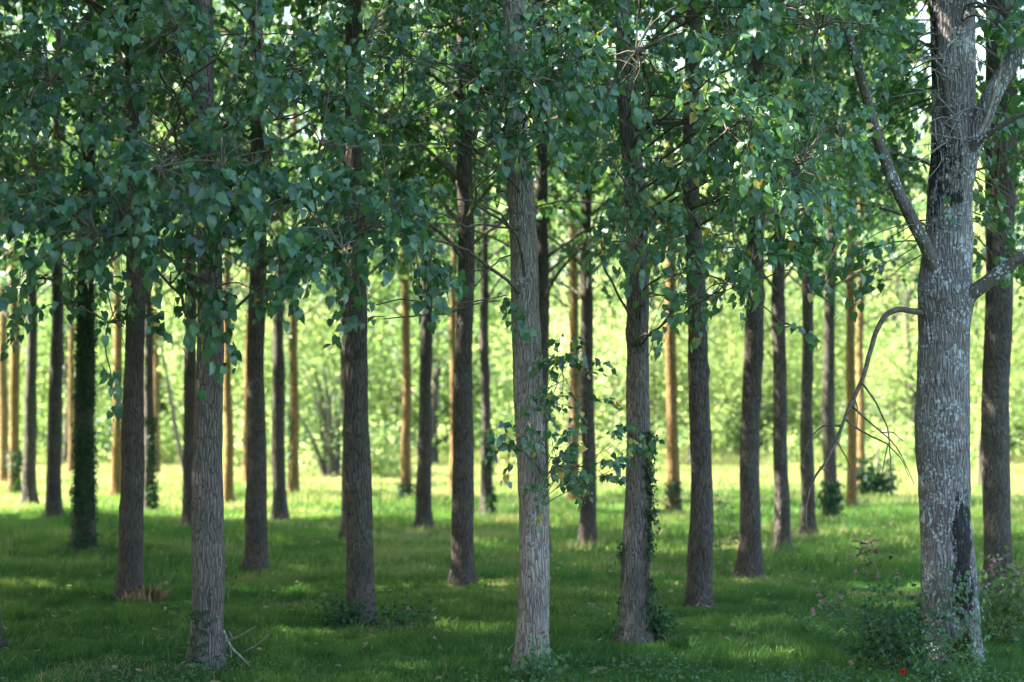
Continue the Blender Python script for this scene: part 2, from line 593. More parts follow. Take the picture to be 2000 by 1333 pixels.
def crown_variant(seed, z0, z1, nl, n_sprays, n_leaf, size, bare_below=None, lmax=2.5):
    r = np.random.default_rng(seed)
    Lf, tw = [], MB()
    for q in range(nl):
        u = (q + r.uniform(0, 1)) / nl
        z = z0 + (z1 - z0) * u
        a = q * 2.399 + r.normal(0, .35)
        L = lmax * (1 - .68 * u) * r.uniform(.75, 1.15)
        up = r.uniform(.35, .75) + .35 * u
        h = np.array((math.cos(a), math.sin(a), 0))
        S = np.array((0, 0, z)) + h * .05
        C = S + h * L * .55 + np.array((0, 0, L * up * .75))
        E = S + h * L + np.array((0, 0, L * up * .55))
        P = wobble(bez(S, C, E, 9), .025, r)
        tube(tw, P, np.linspace(.030 - .012 * u, .006, 9), 5)
        bare = bare_below is not None and z < bare_below
        for k in range(n_sprays):
            ti = r.uniform(.30, 1.0)
            b = P[min(8, int(ti * 8.99))]
            sd = nrm(h * r.uniform(.3, 1) + np.cross(h, (0, 0, 1)) * r.normal(0, .8) + np.array((0, 0, r.normal(.05, .45))))
            if bare and r.uniform() < .75:
                if k % 2 == 0:
                    e = b + sd * r.uniform(.4, 1.0)
                    tube(tw, wobble(bez(b, b + sd * .3 + np.array((0, 0, .1)), e, 5), .02, r), np.linspace(.007, .002, 5), 3, cap=False)
                continue
            make_spray(r, b, sd, r.uniform(.35, .8), int(n_leaf * r.uniform(.7, 1.3)), size, nrm(h + .4 * sd), Lf, tw)
    cm = MB()
    flush(cm, LEAF_LO, Lf)
    return cm.mesh('crown'), tw.mesh('branchwork')


FULL = [crown_variant(100 + k, 4.1, 16.6, 54, 21, 17, .10, bare_below=5.0) for k in range(4)]
UPPER = [crown_variant(200 + k, 6.3, 16.6, 46, 22, 18, .10) for k in range(3)]
THIN = [crown_variant(300 + k, 4.6, 16.6, 44, 13, 15, .10, bare_below=5.4) for k in range(3)]
for cmesh, bmesh_ in FULL + UPPER + THIN:
    cmesh.materials.append(M_LEAF)
    bmesh_.materials.append(M_TWIG)


def add_shared_crown(root, variants, k, rz, sc=1.0):
    c, b = variants[k % len(variants)]
    for nm, dt in (('branchwork', b), ('crown', c)):
        o = link(nm, dt, None, root)
        o.rotation_euler = (0, 0, rz)
        o.scale = (sc, sc, 1.0)
        if nm == 'crown':
            o['kind'] = 'stuff'


# every poplar: (name key, base px, base py, [(px, py, width)...], label, style)
MID_G = 'poplars in the middle rows'
FAR_G = 'poplars in the far sunlit rows'
TREES = [
    ('front', [(405, 1303, 64), (404, 1000, 59), (404, 800, 56), (407, 480, 48), (398, 110, 42), (396, -20, 40)],
     'deeply ridged grey poplar with a dead branch lying at its foot', 'poplar tree'),
    ('front', [(1040, 1310, 62), (1038, 1000, 59), (1032, 700, 55), (1022, 400, 50), (1012, 200, 46), (1004, -20, 42)],
     'pale grey poplar with a low leafy shoot sprouting from its trunk', 'poplar tree'),
    ('front', [(1241, 1252, 57), (1243, 900, 48), (1244, 600, 43), (1237, 350, 38), (1222, 60, 33), (1219, -20, 32)],
     'poplar with a line of green ivy up one side of its trunk', 'poplar tree'),
    ('front', [(1366, 1185, 48), (1366, 900, 43), (1363, 700, 39), (1358, 500, 35), (1352, 200, 31), (1350, -20, 28)],
     'dark bare-trunked poplar between the ivy-streaked poplar and a wispy tall weed', 'poplar tree'),
    ('front', [(702, 1212, 53), (702, 900, 50), (697, 600, 43), (690, 300, 38), (686, -20, 33)],
     'dark ridged poplar with a low dark shrub around its foot', 'poplar tree'),
    ('front', [(256, 1167, 50), (259, 900, 43), (261, 650, 38), (262, 400, 34), (260, -20, 29)],
     'brown poplar with a straw-coloured dry grass tuft at its foot', 'poplar tree'),
    ('front', [(-34, 1262, 58), (-33, 800, 54), (-33, 300, 46), (-33, -20, 42)],
     'ridged poplar at the open end of the front row', 'poplar tree'),
    ('mid', [(1464, 1125, 44), (1470, 800, 37), (1474, 600, 35), (1476, 50, 29)], 'dark poplar with a tall wispy weed standing close beside its foot', 'poplar tree'),
    ('mid', [(904, 1147, 44), (907, 800, 38), (908, 600, 33), (905, 100, 27)], 'dark poplar standing behind and between the front-row poplars, clear of weeds', 'poplar tree'),
    ('mid', [(500, 1115, 42), (503, 800, 36), (503, 600, 33), (500, 100, 27)], 'dark poplar, stoutest in the gap between the ridged and the shrub-footed poplars', 'poplar tree'),
    ('mid', [(1952, 1175, 58), (1948, 900, 53), (1946, 700, 52), (1952, 300, 60), (1956, 0, 56)],
     'dark reddish-brown poplar standing just behind the big lichen-spotted tree', 'poplar tree'),
    ('mid', [(1527, 1083, 31), (1524, 700, 26), (1520, 100, 20)], 'slim dark poplar next along the receding row after the weed-side poplar', 'poplar tree'),
    ('mid', [(1579, 1053, 27), (1577, 700, 22), (1574, 300, 18)], 'slim dark poplar in the receding row, its trunk crossed by the hanging dead twigs', 'poplar tree'),
    ('mid', [(1621, 1013, 27), (1620, 700, 23), (1622, 350, 19)], 'poplar with a skirt of ivy round its foot by the meadow', 'poplar tree'),
    ('far', [(1663, 990, 20), (1662, 700, 18), (1662, 350, 15)], 'tan poplar before the rounded dark shrub at the meadow', 'poplar tree'),
    ('far', [(1682, 960, 16), (1681, 700, 14), (1681, 400, 12)], 'far tan poplar rising right out of the rounded dark shrub', 'poplar tree'),
    ('mid', [(1149, 1060, 32), (1145, 700, 25), (1148, 450, 22)], 'slim dark poplar behind the leafy low shoot of the pale grey poplar', 'poplar tree'),
    ('far', [(1121, 985, 22), (1121, 700, 19), (1121, 450, 16)], 'bright golden trunk glimpsed through the low leafy shoot', 'poplar tree'),
    ('far', [(1315, 1000, 26), (1312, 700, 22), (1309, 500, 19)], 'stout golden poplar between the ivy-lined poplar and its bare dark neighbour', 'poplar tree'),
    ('mid', [(950, 1012, 23), (948, 800, 18), (947, 400, 14)], 'very slender ivy-footed poplar between the weed-free dark poplar and the pale grey one', 'poplar tree'),
    ('far', [(884, 965, 16), (886, 700, 14), (887, 500, 12)], 'far golden poplar mostly hidden behind the weed-free dark poplar', 'poplar tree'),
    ('mid', [(828, 1035, 30), (831, 800, 26), (832, 400, 20)], 'slim dark brown poplar between the shrub-footed and the weed-free dark poplars', 'poplar tree'),
    ('far', [(794, 978, 21), (793, 800, 18), (792, 500, 15)], 'golden poplar with a dark ivy collar at its foot', 'poplar tree'),
    ('mid', [(684, 1060, 36), (683, 800, 32), (682, 500, 27)], 'dark poplar half hidden straight behind the shrub-footed ridged poplar', 'poplar tree'),
    ('far', [(573, 967, 21), (574, 800, 18), (574, 500, 15)], 'golden poplar with ivy leaves scattered far up its trunk', 'poplar tree'),
    ('mid', [(546, 1013, 28), (545, 800, 24), (545, 500, 20)], 'slim brown poplar just beyond the stoutest trunk of the gap', 'poplar tree'),
    ('far', [(446, 980, 20), (445, 800, 17), (444, 500, 14)], 'golden-brown poplar just beside the deeply ridged grey trunk', 'poplar tree'),
    ('far', [(482, 945, 14), (483, 700, 12), (484, 500, 10)], 'far golden poplar mostly hidden behind the stoutest trunk of the gap', 'poplar tree'),
    ('mid', [(372, 1038, 28), (371, 800, 25), (370, 500, 21)], 'brown poplar half hidden straight behind the deeply ridged grey poplar', 'poplar tree'),
    ('mid', [(290, 998, 22), (290, 800, 19), (289, 500, 16)], 'slim ivy-footed poplar just beyond the dry-grass poplar', 'poplar tree'),
    ('far', [(305, 930, 15), (306, 800, 14), (302, 500, 12)], 'far golden poplar beside the slim ivy-footed poplar', 'poplar tree'),
    ('far', [(228, 972, 22), (229, 800, 18), (230, 500, 15)], 'golden poplar between the ivy-clothed poplar and the dry-grass poplar', 'poplar tree'),
    ('mid', [(162, 1080, 43), (166, 800, 37), (169, 600, 33), (170, 300, 28)], 'poplar clothed from foot to crown in dark ivy', 'poplar tree'),
    ('far', [(138, 925, 13), (140, 800, 12), (141, 500, 10)], 'thin far golden poplar between the ivy-clothed poplar and its plain neighbour', 'poplar tree'),
    ('mid', [(106, 1017, 31), (108, 800, 27), (111, 500, 22)], 'plain brown poplar next to the ivy-clothed poplar', 'poplar tree'),
    ('mid', [(58, 990, 27), (60, 800, 22), (62, 500, 18)], 'plain brown poplar one further along from the ivy-clothed poplar', 'poplar tree'),
    ('far', [(28, 965, 23), (28, 800, 19), (28, 500, 16)], 'tan poplar with an ivy clump at its foot', 'poplar tree'),
    ('far', [(8, 945, 20), (8, 800, 17), (6, 500, 14)], 'tan poplar next to the one with an ivy clump', 'poplar tree'),
    ('mid', [(1060, 1085, 29), (1060, 800, 26), (1058, 400, 21)], 'slim dark poplar half hidden straight behind the pale grey poplar', 'poplar tree'),
]
roots, front = [], []
for k, (style, pts, label, cat) in enumerate(TREES):
    base = on_ground(pts[0][0], pts[0][1])
    base[2] = ground_h(base[0], base[1]) - .02
    grp = {'front': 'poplars of the front rows', 'mid': MID_G, 'far': FAR_G}[style]
    root = thing('poplar_tree', base, label, cat, grp)
    A = axis_from_px(base, pts)
    seg, rings = {'front': (64, 260), 'mid': (28, 110), 'far': (18, 60)}[style]
    tm = trunk_mesh('trunk', base, A, seg, rings, 40 + k, flare=.36 if style == 'front' else .45, rough=.006)
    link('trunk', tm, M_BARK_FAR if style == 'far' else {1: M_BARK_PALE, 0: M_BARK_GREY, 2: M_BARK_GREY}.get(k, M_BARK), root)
    if style == 'front':
        front.append((root, base, A))
        add_shared_crown(root, UPPER, k, k * 1.7)
    elif style == 'mid' and base[1] < 36:
        add_shared_crown(root, FULL, k, k * 2.1, .95 + .1 * math.sin(k))
    else:
        add_shared_crown(root, THIN, k, k * 1.3)
    roots.append((root, base, A, style))

# unseen poplars added on the planting lattice outside the frame to shade the front rows
n_off = 0
taken = [b[:2] for (_, b, _, _) in roots] + [on_ground(1857, 1290)[:2]]
shade_trunks = [trunk_mesh('trunk', None, [(0, 0, 0, .14), (5, .05, 0, .11), (TREE_H, .1, 0, .03)], 14, 24, 900, rough=.006)]
va, vb, o0 = np.array((1.02, 4.15)), np.array((-2.95, 2.6)), on_ground(1040, 1310)[:2]
for i in range(-12, 20):
    for j in range(-10, 12):
        p = o0 + i * va + j * vb + np.random.default_rng(i * 50 + j + 900).normal(0, .25, 2)
        if not (-32 < p[0] < 14 and -4 < p[1] < 56):
            continue
        if abs(p[0]) < p[1] * .2571 + 1.2:
            continue
        if p[1] < 15 and p[0] > -3.4:
            continue
        if p[0] > 0 and p[1] < 27:
            continue
        if p[0] < 0 and p[1] > 45:
            continue
        if min(np.hypot(*(p - t)) for t in taken) < 2.0:
            continue
        root = thing('poplar_tree', (p[0], p[1], float(ground_h(p[0], p[1])) - .02), 'unseen poplar of the outer plantation rows, added to shade the front rows', 'poplar tree', 'unseen flanking poplars added for shade')
        link('trunk', shade_trunks[0], M_BARK, root)
        add_shared_crown(root, UPPER if p[1] < 17 else FULL, n_off, n_off * 1.9, 1.6 if p[1] < 22 else 1.3)
        n_off += 1

# ------------------------------------------------------------------ the front foliage, spray by spray
# (centre px, centre py, half width, half height, sprays, nearest depth, farthest depth)
SPRAYS = [
    (320, 397, 340, 85, 115, 13.6, 15.6), (330, 160, 390, 180, 125, 13.8, 17.0), (110, 562, 120, 75, 11, 13.8, 15.5),
    (400, 542, 45, 95, 9, 14.2, 15.8), (270, 612, 40, 55, 3, 14.2, 15.5), (545, 582, 30, 50, 3, 14.2, 15.5),
    (625, 492, 85, 45, 18, 14.0, 15.6), (740, 422, 95, 85, 36, 14.2, 16.2), (865, 525, 55, 26, 7, 14.5, 15.8),
    (702, 612, 25, 15, 2, 16.5, 17.2), (205, 737, 18, 10, 1, 14.3, 14.6), (430, 662, 20, 25, 2, 14.3, 15.0),
    (1040, 140, 110, 160, 75, 14.6, 16.8), (1300, 150, 200, 190, 90, 15.5, 19.0), (1540, 270, 140, 130, 89, 15.3, 18.0),
    (1260, 450, 75, 90, 21, 15.8, 18.5), (1410, 470, 85, 85, 19, 16.2, 19.5), (1340, 595, 45, 45, 5, 16.5, 18.5),
    (1550, 480, 60, 70, 12, 17.0, 19.0), (1565, 635, 20, 15, 1, 17.0, 17.5), (880, 180, 130, 190, 43, 16.5, 20.0),
    (1000, 585, 18, 25, 2, 16.0, 16.8), (1600, 50, 150, 80, 32, 15.6, 19.0), (700, 110, 150, 150, 40, 14.8, 19.0),
]
SHOOTS = [(1105, 740, 62, 75, 20, 16.7, 17.5), (1125, 905, 90, 60, 30, 16.6, 17.5), (1025, 850, 35, 70, 6, 16.4, 16.9), (1270, 840, 45, 50, 8, 18.6, 19.6)]


def at_trunk(base, A, z):
    A = np.array(A)
    return np.array((base[0] + np.interp(z, A[:, 0], A[:, 1]), base[1], base[2] + z)), float(np.interp(z, A[:, 0], A[:, 3]))


leaf_meshes = []
for k, (fo, cu, wi) in enumerate([(.16, .16, 1.0), (.05, .28, 1.05), (.30, .05, .92), (.10, .35, .88)]):
    V, F = heart(fo, cu, wi)
    m = MB()
    m.add(V, F)
    lm = m.mesh('leaf')
    lm.materials.append(M_LEAF1)
    leaf_meshes.append(lm)


def leafy_part(root, base, Lf, proto=LEAF_HI, n_single=300, mat=None, crown_name='crown'):
    """the foliage of one tree: the leaves that show largest are objects of their own, the rest one mesh"""
    B = np.concatenate([l[0] for l in Lf])
    T = np.concatenate([l[1] for l in Lf])
    N = np.concatenate([l[2] for l in Lf])
    S = np.concatenate([l[3] for l in Lf])
    ti = np.concatenate([l[4] for l in Lf])
    X, T, N = leaf_frame(T, N)
    px, py = proj(B)
    inside = (px > 5) & (px < 1995) & (py > 5) & (py < 1328)
    face = np.abs((N * nrm(B - np.array((0, 0, CAM_H)))).sum(-1))
    score = np.where(inside, S * (face + .15) / B[:, 1] ** 2.0, 0)
    order = np.argsort(-score)
    pick = order[:min(n_single, int(len(B) * .7))]
    pick = pick[score[pick] > 0]
    rest = np.setdiff1d(np.arange(len(B)), pick)
    m = MB()
    put_leaves(m, proto, B[rest], T[rest], N[rest], S[rest], ti[rest])
    crown = link(crown_name, m.mesh(crown_name, offset=base), mat or M_LEAF, root, kind='stuff')
    for q in pick:
        o = bpy.data.objects.new('leaf', leaf_meshes[q % 4])
        o.parent = crown
        M = Matrix(((X[q, 0], T[q, 0], N[q, 0], 0), (X[q, 1], T[q, 1], N[q, 1], 0), (X[q, 2], T[q, 2], N[q, 2], 0), (0, 0, 0, 1)))
        o.rotation_mode = 'QUATERNION'
        o.rotation_quaternion = M.to_3x3().to_quaternion()
        o.location = tuple(B[q] - base)
        o.scale = (S[q],) * 3
        o.color = (ti[q], 0, 0, 1)
        col.objects.link(o)
    return crown


per_tree = {k: [] for k in range(len(front))}
for (cx, cyy, rx, ry, n, d0, d1) in SPRAYS:
    for q in range(n):
        while True:
            a, b = rng.uniform(-1, 1, 2)
            if a * a * .9 + b * b * .9 < 1.15:
                break
        p = at(cx + a * rx, cyy + b * ry, rng.uniform(d0, d1))
        dist = [np.hypot((p[0] - f[1][0]) * 1.25, p[1] - f[1][1]) + rng.uniform(0, .4) for f in front]
        if cx > 1180:
            dist[1] += 3.0
        per_tree[int(np.argmin(dist))].append(p)

for k, (root, base, A) in enumerate(front):
    pts = np.array(per_tree[k]) if per_tree[k] else np.zeros((0, 3))
    if len(pts) == 0:
        continue
    r = np.random.default_rng(500 + k)
    nl = max(1, len(pts) // 8)
    cen = pts[r.choice(len(pts), nl, replace=False)].copy()
    for _ in range(8):
        lab = np.argmin(((pts[:, None] - cen[None]) ** 2).sum(-1), 1)
        for c in range(nl):
            if (lab == c).any():
                cen[c] = pts[lab == c].mean(0)
    Lf = []
    for c in range(nl):
        grp = pts[lab == c]
        if len(grp) == 0:
            continue
        tw = MB()
        zc = grp[:, 2].mean()
        za = max(2.5, zc + r.uniform(-.7, .45)) if zc > 3.2 else zc + r.uniform(.2, .7)
        S, rad = at_trunk(base, A, za - base[2])
        E = grp.mean(0)
        E = S + (E - S) * 1.0
        h = nrm(E - S)
        L = np.linalg.norm(E - S)
        P = wobble(bez(S, S + (E - S) * .5 + np.array((r.normal(0, .12), r.normal(0, .12), r.uniform(-.05, .3))) * L, E, 12), .016 * L, r)
        tube(tw, P, np.linspace(min(.016, .006 + .003 * L), .004, 12), 6)
        for g in grp:
            D0 = np.linalg.norm(P - g, axis=1)
            j = int(np.argmin(D0 + np.linspace(.5, 0, 12)))
            b = P[j]
            v = g - b
            lv = np.linalg.norm(v)
            spray_l = r.uniform(.30, .52)
            d = nrm(nrm(v) + np.array((h[0] * .5, h[1] * .5 - .25, -.25)) + r.normal(0, .25, 3))
            s0 = g - d * spray_l * .5
            tube(tw, wobble(bez(b, (b + s0) / 2 + np.array((0, 0, .12 * lv)) + r.normal(0, .05, 3), s0, 6), .012, r), np.linspace(.008, .005, 6), 4, cap=False)
            make_spray(r, s0, d, spray_l, int(r.integers(12, 23)), r.uniform(.058, .086), nrm(np.array((h[0] * .5, -1.0, 0))), Lf, tw, .005, .30, .02 if k in (2, 3) else .003)
        # a few bare side twigs
        for q in range(2):
            b = P[r.integers(4, 11)]
            v = nrm(np.array((r.normal(0, 1), r.normal(-.4, .6), r.normal(-.2, .6))))
            tube(tw, wobble(bez(b, b + v * .3 + np.array((0, 0, .08)), b + v * r.uniform(.5, .9) + np.array((0, 0, -.1)), 7), .02, r), np.linspace(.006, .002, 7), 4, cap=False)
        link('limb', tw.mesh('limb', offset=base), M_TWIG, root)
    if k in (2, 3):
        for l in Lf:
            l[4][:] = np.where(l[4] > .97, l[4], .34 + l[4] * .63)
    leafy_part(root, base, Lf)

# low shoots on two front trunks
for (cx, cyy, rx, ry, n, d0, d1) in SHOOTS:
    root, base, A = front[2] if cx > 1200 else front[1]
    r = np.random.default_rng(int(cx + cyy))
    tw, Lf = MB(), []
    zc = at(cx, cyy, d0)[2]
    S, rad = at_trunk(base, A, zc - .28 - base[2])
    S0 = S + np.array((rad * .8, -rad * .3, 0))
    for q in range(n):
        g = at(cx + r.uniform(-1, 1) * rx, cyy + r.uniform(-1, 1) * ry, r.uniform(d0, d1))
        S = S0 + np.array((0, 0, r.uniform(-.22, .18)))
        if q % 3 and q:
            S = Pl[int(r.integers(2, 6))]
        v = g - S
        Pl = P = wobble(bez(S, S + v * .5 + np.array((0, 0, .05)), g, 7), .008, r)
        tube(tw, P, np.linspace(.0045, .0025, 7), 4, cap=False)
        make_spray(r, g - nrm(v) * .1, nrm(v) + r.normal(0, .4, 3), r.uniform(.18, .3), int(r.integers(8, 14)), r.uniform(.048, .066), np.array((0, -1.0, 0)), Lf, tw, .003, .2)
    for l in Lf:
        l[4][:] = np.where(r.uniform(0, 1, len(l[4])) < .05, .99, l[4] * .96)
    link('shoot', tw.mesh('shoot', offset=base), M_TWIG, root)
    leafy_part(root, base, Lf, n_single=120, crown_name='shoot_foliage')

# ------------------------------------------------------------------ the big lichen-spotted tree
bb = on_ground(1857, 1292)
bb[2] = ground_h(bb[0], bb[1]) - .02
BIG = thing('old_poplar_tree', bb, 'big pale grey poplar spotted with lichen and black moss, dead branch arching from it', 'poplar tree')
bpts = [(1857, 1292, 112), (1852, 1150, 107), (1845, 1000, 104), (1841, 880, 106), (1842, 760, 99), (1846, 650, 98), (1850, 560, 101), (1856, 470, 92), (1858, 400, 88), (1864, 300, 96), (1862, 200, 88), (1858, 0, 90)]
bA = axis_from_px(bb, bpts, .05)
BD = bb[1]
pz = lambda px, py: at(px, py, BD)[2]
tm = trunk_mesh('trunk', bb, bA, 120, 420, 77, flare=.16, rough=.009,
                gnarl=[(pz(0, 815), math.radians(205), .10, .035), (pz(0, 560), math.radians(230), .16, .03), (pz(0, 590), math.radians(320), .13, .045),
                       (pz(0, 310), math.radians(300), .15, .04), (pz(0, 835), math.radians(225), .06, -.02), (pz(0, 780), math.radians(300), .05, -.015)])
link('trunk', tm, M_BARK_BIG, BIG)
add_shared_crown(BIG, UPPER, 1, .6, 1.5)


def px_path(pts, d0, d1):
    n = len(pts)
    P = np.array([at(x, y, d0 + (d1 - d0) * i / max(1, n - 1)) for i, (x, y) in enumerate(pts)])
    # smooth resample
    t = np.arange(n)
    tt = np.linspace(0, n - 1, (n - 1) * 4 + 1)
    out = np.stack([np.interp(tt, t, P[:, i]) for i in range(3)], 1)
    for _ in range(2):
        out[1:-1] = (out[:-2] + 2 * out[1:-1] + out[2:]) / 4
    return out


def limb(root, base, pts, w0, w1, d0, d1, mat, name='limb', seg=10, seed=1):
    P = px_path(pts, d0, d1)
    P = wobble(P, .004, np.random.default_rng(seed))
    s = d0 / FPX
    m = MB()
    tube(m, P, np.linspace(.5 * w0 * s, .5 * w1 * s, len(P)), seg)
    return link(name, m.mesh(name, offset=base), mat, root)


f0 = BD - .22
limb(BIG, bb, [(1852, 600), (1838, 545), (1805, 470), (1760, 385), (1722, 290), (1695, 190), (1668, 90), (1645, 0), (1630, -80)], 31, 12, f0 + .12, f0 - .5, M_LIMB, seed=2)
limb(BIG, bb, [(1872, 610), (1893, 575), (1930, 548), (1975, 515), (2020, 490), (2080, 470)], 34, 17, f0 + .15, f0 - .3, M_LIMB, seed=3)
limb(BIG, bb, [(1885, 320), (1910, 250), (1938, 180), (1972, 120), (2005, 70), (2060, 0)], 44, 26, BD - .1, BD - .3, M_BARK_BIG, seed=4)
limb(BIG, bb, [(1868, 300), (1862, 250), (1850, 190), (1846, 140), (1825, 105), (1790, 118)], 16, 6, f0 + .04, f0 - .15, M_LIMB, seed=5)
limb(BIG, bb, [(1880, 320), (1905, 280), (1935, 262), (1975, 235), (2020, 220)], 18, 8, f0 + .1, f0 - .4, M_LIMB, seed=6)
limb(BIG, bb, [(1895, 285), (1925, 240), (1940, 190), (1955, 140), (1962, 105)], 9, 4, f0 + .05, f0 - .3, M_TWIG_PALE, seed=7)
limb(BIG, bb, [(1908, 332), (1950, 322), (2000, 300)], 5, 3, f0 + .1, f0 - .2, M_TWIG, seed=8)
limb(BIG, bb, [(1870, 70), (1890, 30), (1905, 0), (1920, -40)], 16, 9, f0 + .05, f0 - .1, M_LIMB, seed=9)
# tangle of dead twigs round the upper fork
tw = MB()
r = np.random.default_rng(31)
for q in range(34):
    sx, sy = r.uniform(1822, 1905), r.uniform(60, 300)
    a = r.uniform(0, 6.28)
    L = r.uniform(40, 130)
    ex, ey = sx + L * math.cos(a), sy + L * .7 * math.sin(a)
    P = px_path([(sx, sy), ((sx + ex) / 2 + r.normal(0, 16), (sy + ey) / 2 + r.normal(0, 16)), (ex, ey)], BD - .24, BD - r.uniform(.3, .7))
    tube(tw, P, np.linspace(.006, .0025, len(P)), 4, cap=False)
link('twig_tangle', tw.mesh('twig_tangle', offset=bb), M_TWIG_PALE, BIG)
# arching dead branch
dead = limb(BIG, bb, [(1812, 618), (1795, 609), (1755, 601), (1730, 614), (1708, 650), (1695, 696), (1683, 738), (1664, 776), (1650, 815), (1636, 850), (1618, 890), (1596, 915), (1580, 950), (1573, 1000), (1577, 1028)],
            13, 2.5, f0 + .12, f0 - .5, M_TWIG, 'dead_branch', 7, 10)
for s, pts in enumerate([[(1684, 748), (1712, 786), (1733, 830), (1740, 895), (1742, 962)], [(1662, 792), (1705, 832), (1752, 872), (1784, 948)],
                         [(1650, 818), (1690, 848), (1735, 866), (1765, 905), (1772, 935)], [(1645, 832), (1610, 828), (1585, 850), (1568, 905)],
                         [(1632, 858), (1650, 890), (1668, 930), (1660, 960)], [(1668, 772), (1675, 800), (1672, 835)], [(1720, 845), (1745, 845), (1762, 860)],
                         [(1600, 912), (1622, 925), (1640, 960)], [(1735, 866), (1728, 900), (1722, 930)]]):
    o = limb(BIG, bb, pts, 4.5 if s < 4 else 3, 1.6, f0 - .2, f0 - .35 - .1 * (s % 3), M_TWIG, 'twig', 4, 20 + s)
    o.parent = dead
# its few leaves
Lf, tw = [], MB()
for (cx, cyy, rx, ry, n, d0, d1) in [(1845, 375, 12, 8, 1, f0 - .1, f0), (1725, 500, 55, 45, 6, 17.5, 19), (1740, 140, 60, 140, 30, 17.5, 20.5), (1975, 30, 35, 40, 6, 16.8, 18.5), (1955, 250, 50, 260, 40, 19.2, 22.5)]:
    for q in range(n):
        g = at(cx + r.uniform(-1, 1) * rx, cyy + r.uniform(-1, 1) * ry, r.uniform(d0, d1))
        S, rad = at_trunk(bb, bA, g[2] + .2)
        tube(tw, wobble(bez(S, (S + g) / 2 + np.array((0, 0, .2)), g, 8), .015, r), np.linspace(.010, .004, 8), 4, cap=False)
        make_spray(r, g, nrm(g - S), .25 if n == 1 else .45, 8 if n == 1 else 14, .06 if n == 1 else .085, np.array((0, -1.0, 0)), Lf, tw, .004)
link('limb', tw.mesh('limb', offset=bb), M_TWIG, BIG)
leafy_part(BIG, bb, Lf)


# ------------------------------------------------------------------ ivy
def ivy(root_k, base, A, z0, z1, n, size, ang0, spread, label, dens=lambda u: 1.0, mat=M_IVY, lift=.02):
    r = np.random.default_rng(int(700 + root_k * 13))
    o = thing('climbing_ivy', base, label, 'ivy', None)
    sm, lv = MB(), MB()
    for q in range(4):
        zz = np.linspace(.02, z1 * r.uniform(.7, 1), 26)
        ang = ang0 + r.uniform(-.6, .6) * spread + np.cumsum(r.normal(0, .07, 26))
        P = []
        for z, a in zip(zz, ang):
            c, rad = at_trunk(base, A, z)
            P.append(c + (rad * (1 + .28 * math.exp(-z / .16)) + .006) * np.array((math.cos(a), math.sin(a), 0)))
        tube(sm, np.array(P), np.linspace(.009, .003, 26), 4, cap=False)
    pts, nn = [], []
    while len(pts) < n:
        z = z0 + (z1 - z0) * r.uniform() ** 1.1
        if r.uniform() > dens((z - z0) / (z1 - z0)) * (.55 + .45 * math.sin(z * 5 + root_k) * math.sin(z * 2.3)):
            continue
        a = ang0 + r.normal(0, .5) * spread
        c, rad = at_trunk(base, A, z)
        rv = np.array((math.cos(a), math.sin(a), 0))
        pts.append(c + rv * (rad * (1 + .28 * math.exp(-z / .16)) + abs(r.normal(0, lift)) + .008))
        nn.append(rv)
    pts, nn = np.array(pts), np.array(nn)
    T = np.array((0, 0, -1.0)) + r.normal(0, .45, (n, 3)) + .3 * nn
    N = nn + r.normal(0, .4, (n, 3)) + np.array((0, 0, .4))
    put_leaves(lv, LEAF_IVY, pts, T, N, size * r.uniform(.6, 1.2, n), r.uniform(0, 1, n))
    link('stem', sm.mesh('stem', offset=base), M_TWIG, o)
    link('foliage', lv.mesh('foliage', offset=base), mat, o, kind='stuff')


def tree_at(px):
    k = min(range(len(TREES)), key=lambda i: abs(TREES[i][1][0][0] - px))
    return roots[k]


_, b, A, _ = tree_at(1241)
ivy(1, b, A, .15, 2.1, 620, .055, math.radians(-25), .55, 'band of green ivy climbing one side of a ridged front-row poplar', lift=.035)
ivy(2, b, A, .1, 1.0, 90, .05, math.radians(190), .5, 'sparse ivy on the shaded flank of the ivy-banded poplar', lift=.03)
_, b, A, _ = tree_at(162)
ivy(3, b, A, .1, 5.6, 3600, .06, math.radians(-75), 1.6, 'thick dark ivy wrapping a poplar trunk up into the crown', lift=.03)
_, b, A, _ = tree_at(405)
ivy(4, b, A, .05, .55, 90, .05, math.radians(-110), .7, 'small patch of ivy at the foot of the deeply ridged poplar')
_, b, A, _ = tree_at(1621)
ivy(5, b, A, .0, .9, 420, .10, math.radians(-90), 2.2, 'skirt of ivy round the foot of a poplar by the meadow', lift=.09)
_, b, A, _ = tree_at(290)
ivy(6, b, A, .0, 2.2, 500, .09, math.radians(-20), 1.3, 'ivy on the lower trunk of a slender poplar between two brown trunks', lift=.05)
_, b, A, _ = tree_at(950)
ivy(7, b, A, .0, 1.9, 420, .08, math.radians(-30), 1.0, 'ivy creeping up a very slender poplar in the sunlit grass', lift=.04)
_, b, A, _ = tree_at(573)
ivy(8, b, A, .3, 6.0, 300, .10, math.radians(200), .8, 'yellow-green ivy leaves scattered up a sunlit tan poplar', mat=M_HERB, lift=.05)
_, b, A, _ = tree_at(28)
ivy(9, b, A, .0, 1.2, 300, .10, math.radians(-40), 1.6, 'ivy clump at the foot of a far tan poplar', lift=.08)
_, b, A, _ = tree_at(1315)
ivy(10, b, A, .0, .7, 160, .09, math.radians(-100), 1.5, 'low ivy on the foot of a stout tan sunlit poplar', lift=.04)
_, b, A, _ = tree_at(794)
ivy(11, b, A, .0, .5, 200, .10, math.radians(-90), 2.0, 'dark ivy collar round the foot of a tan poplar', lift=.06)
ivy(12, bb, bA, .02, .9, 260, .05, math.radians(-80), 1.4, 'green creeper leaves at the foot of the big lichen-spotted tree', mat=M_HERB, lift=.07)


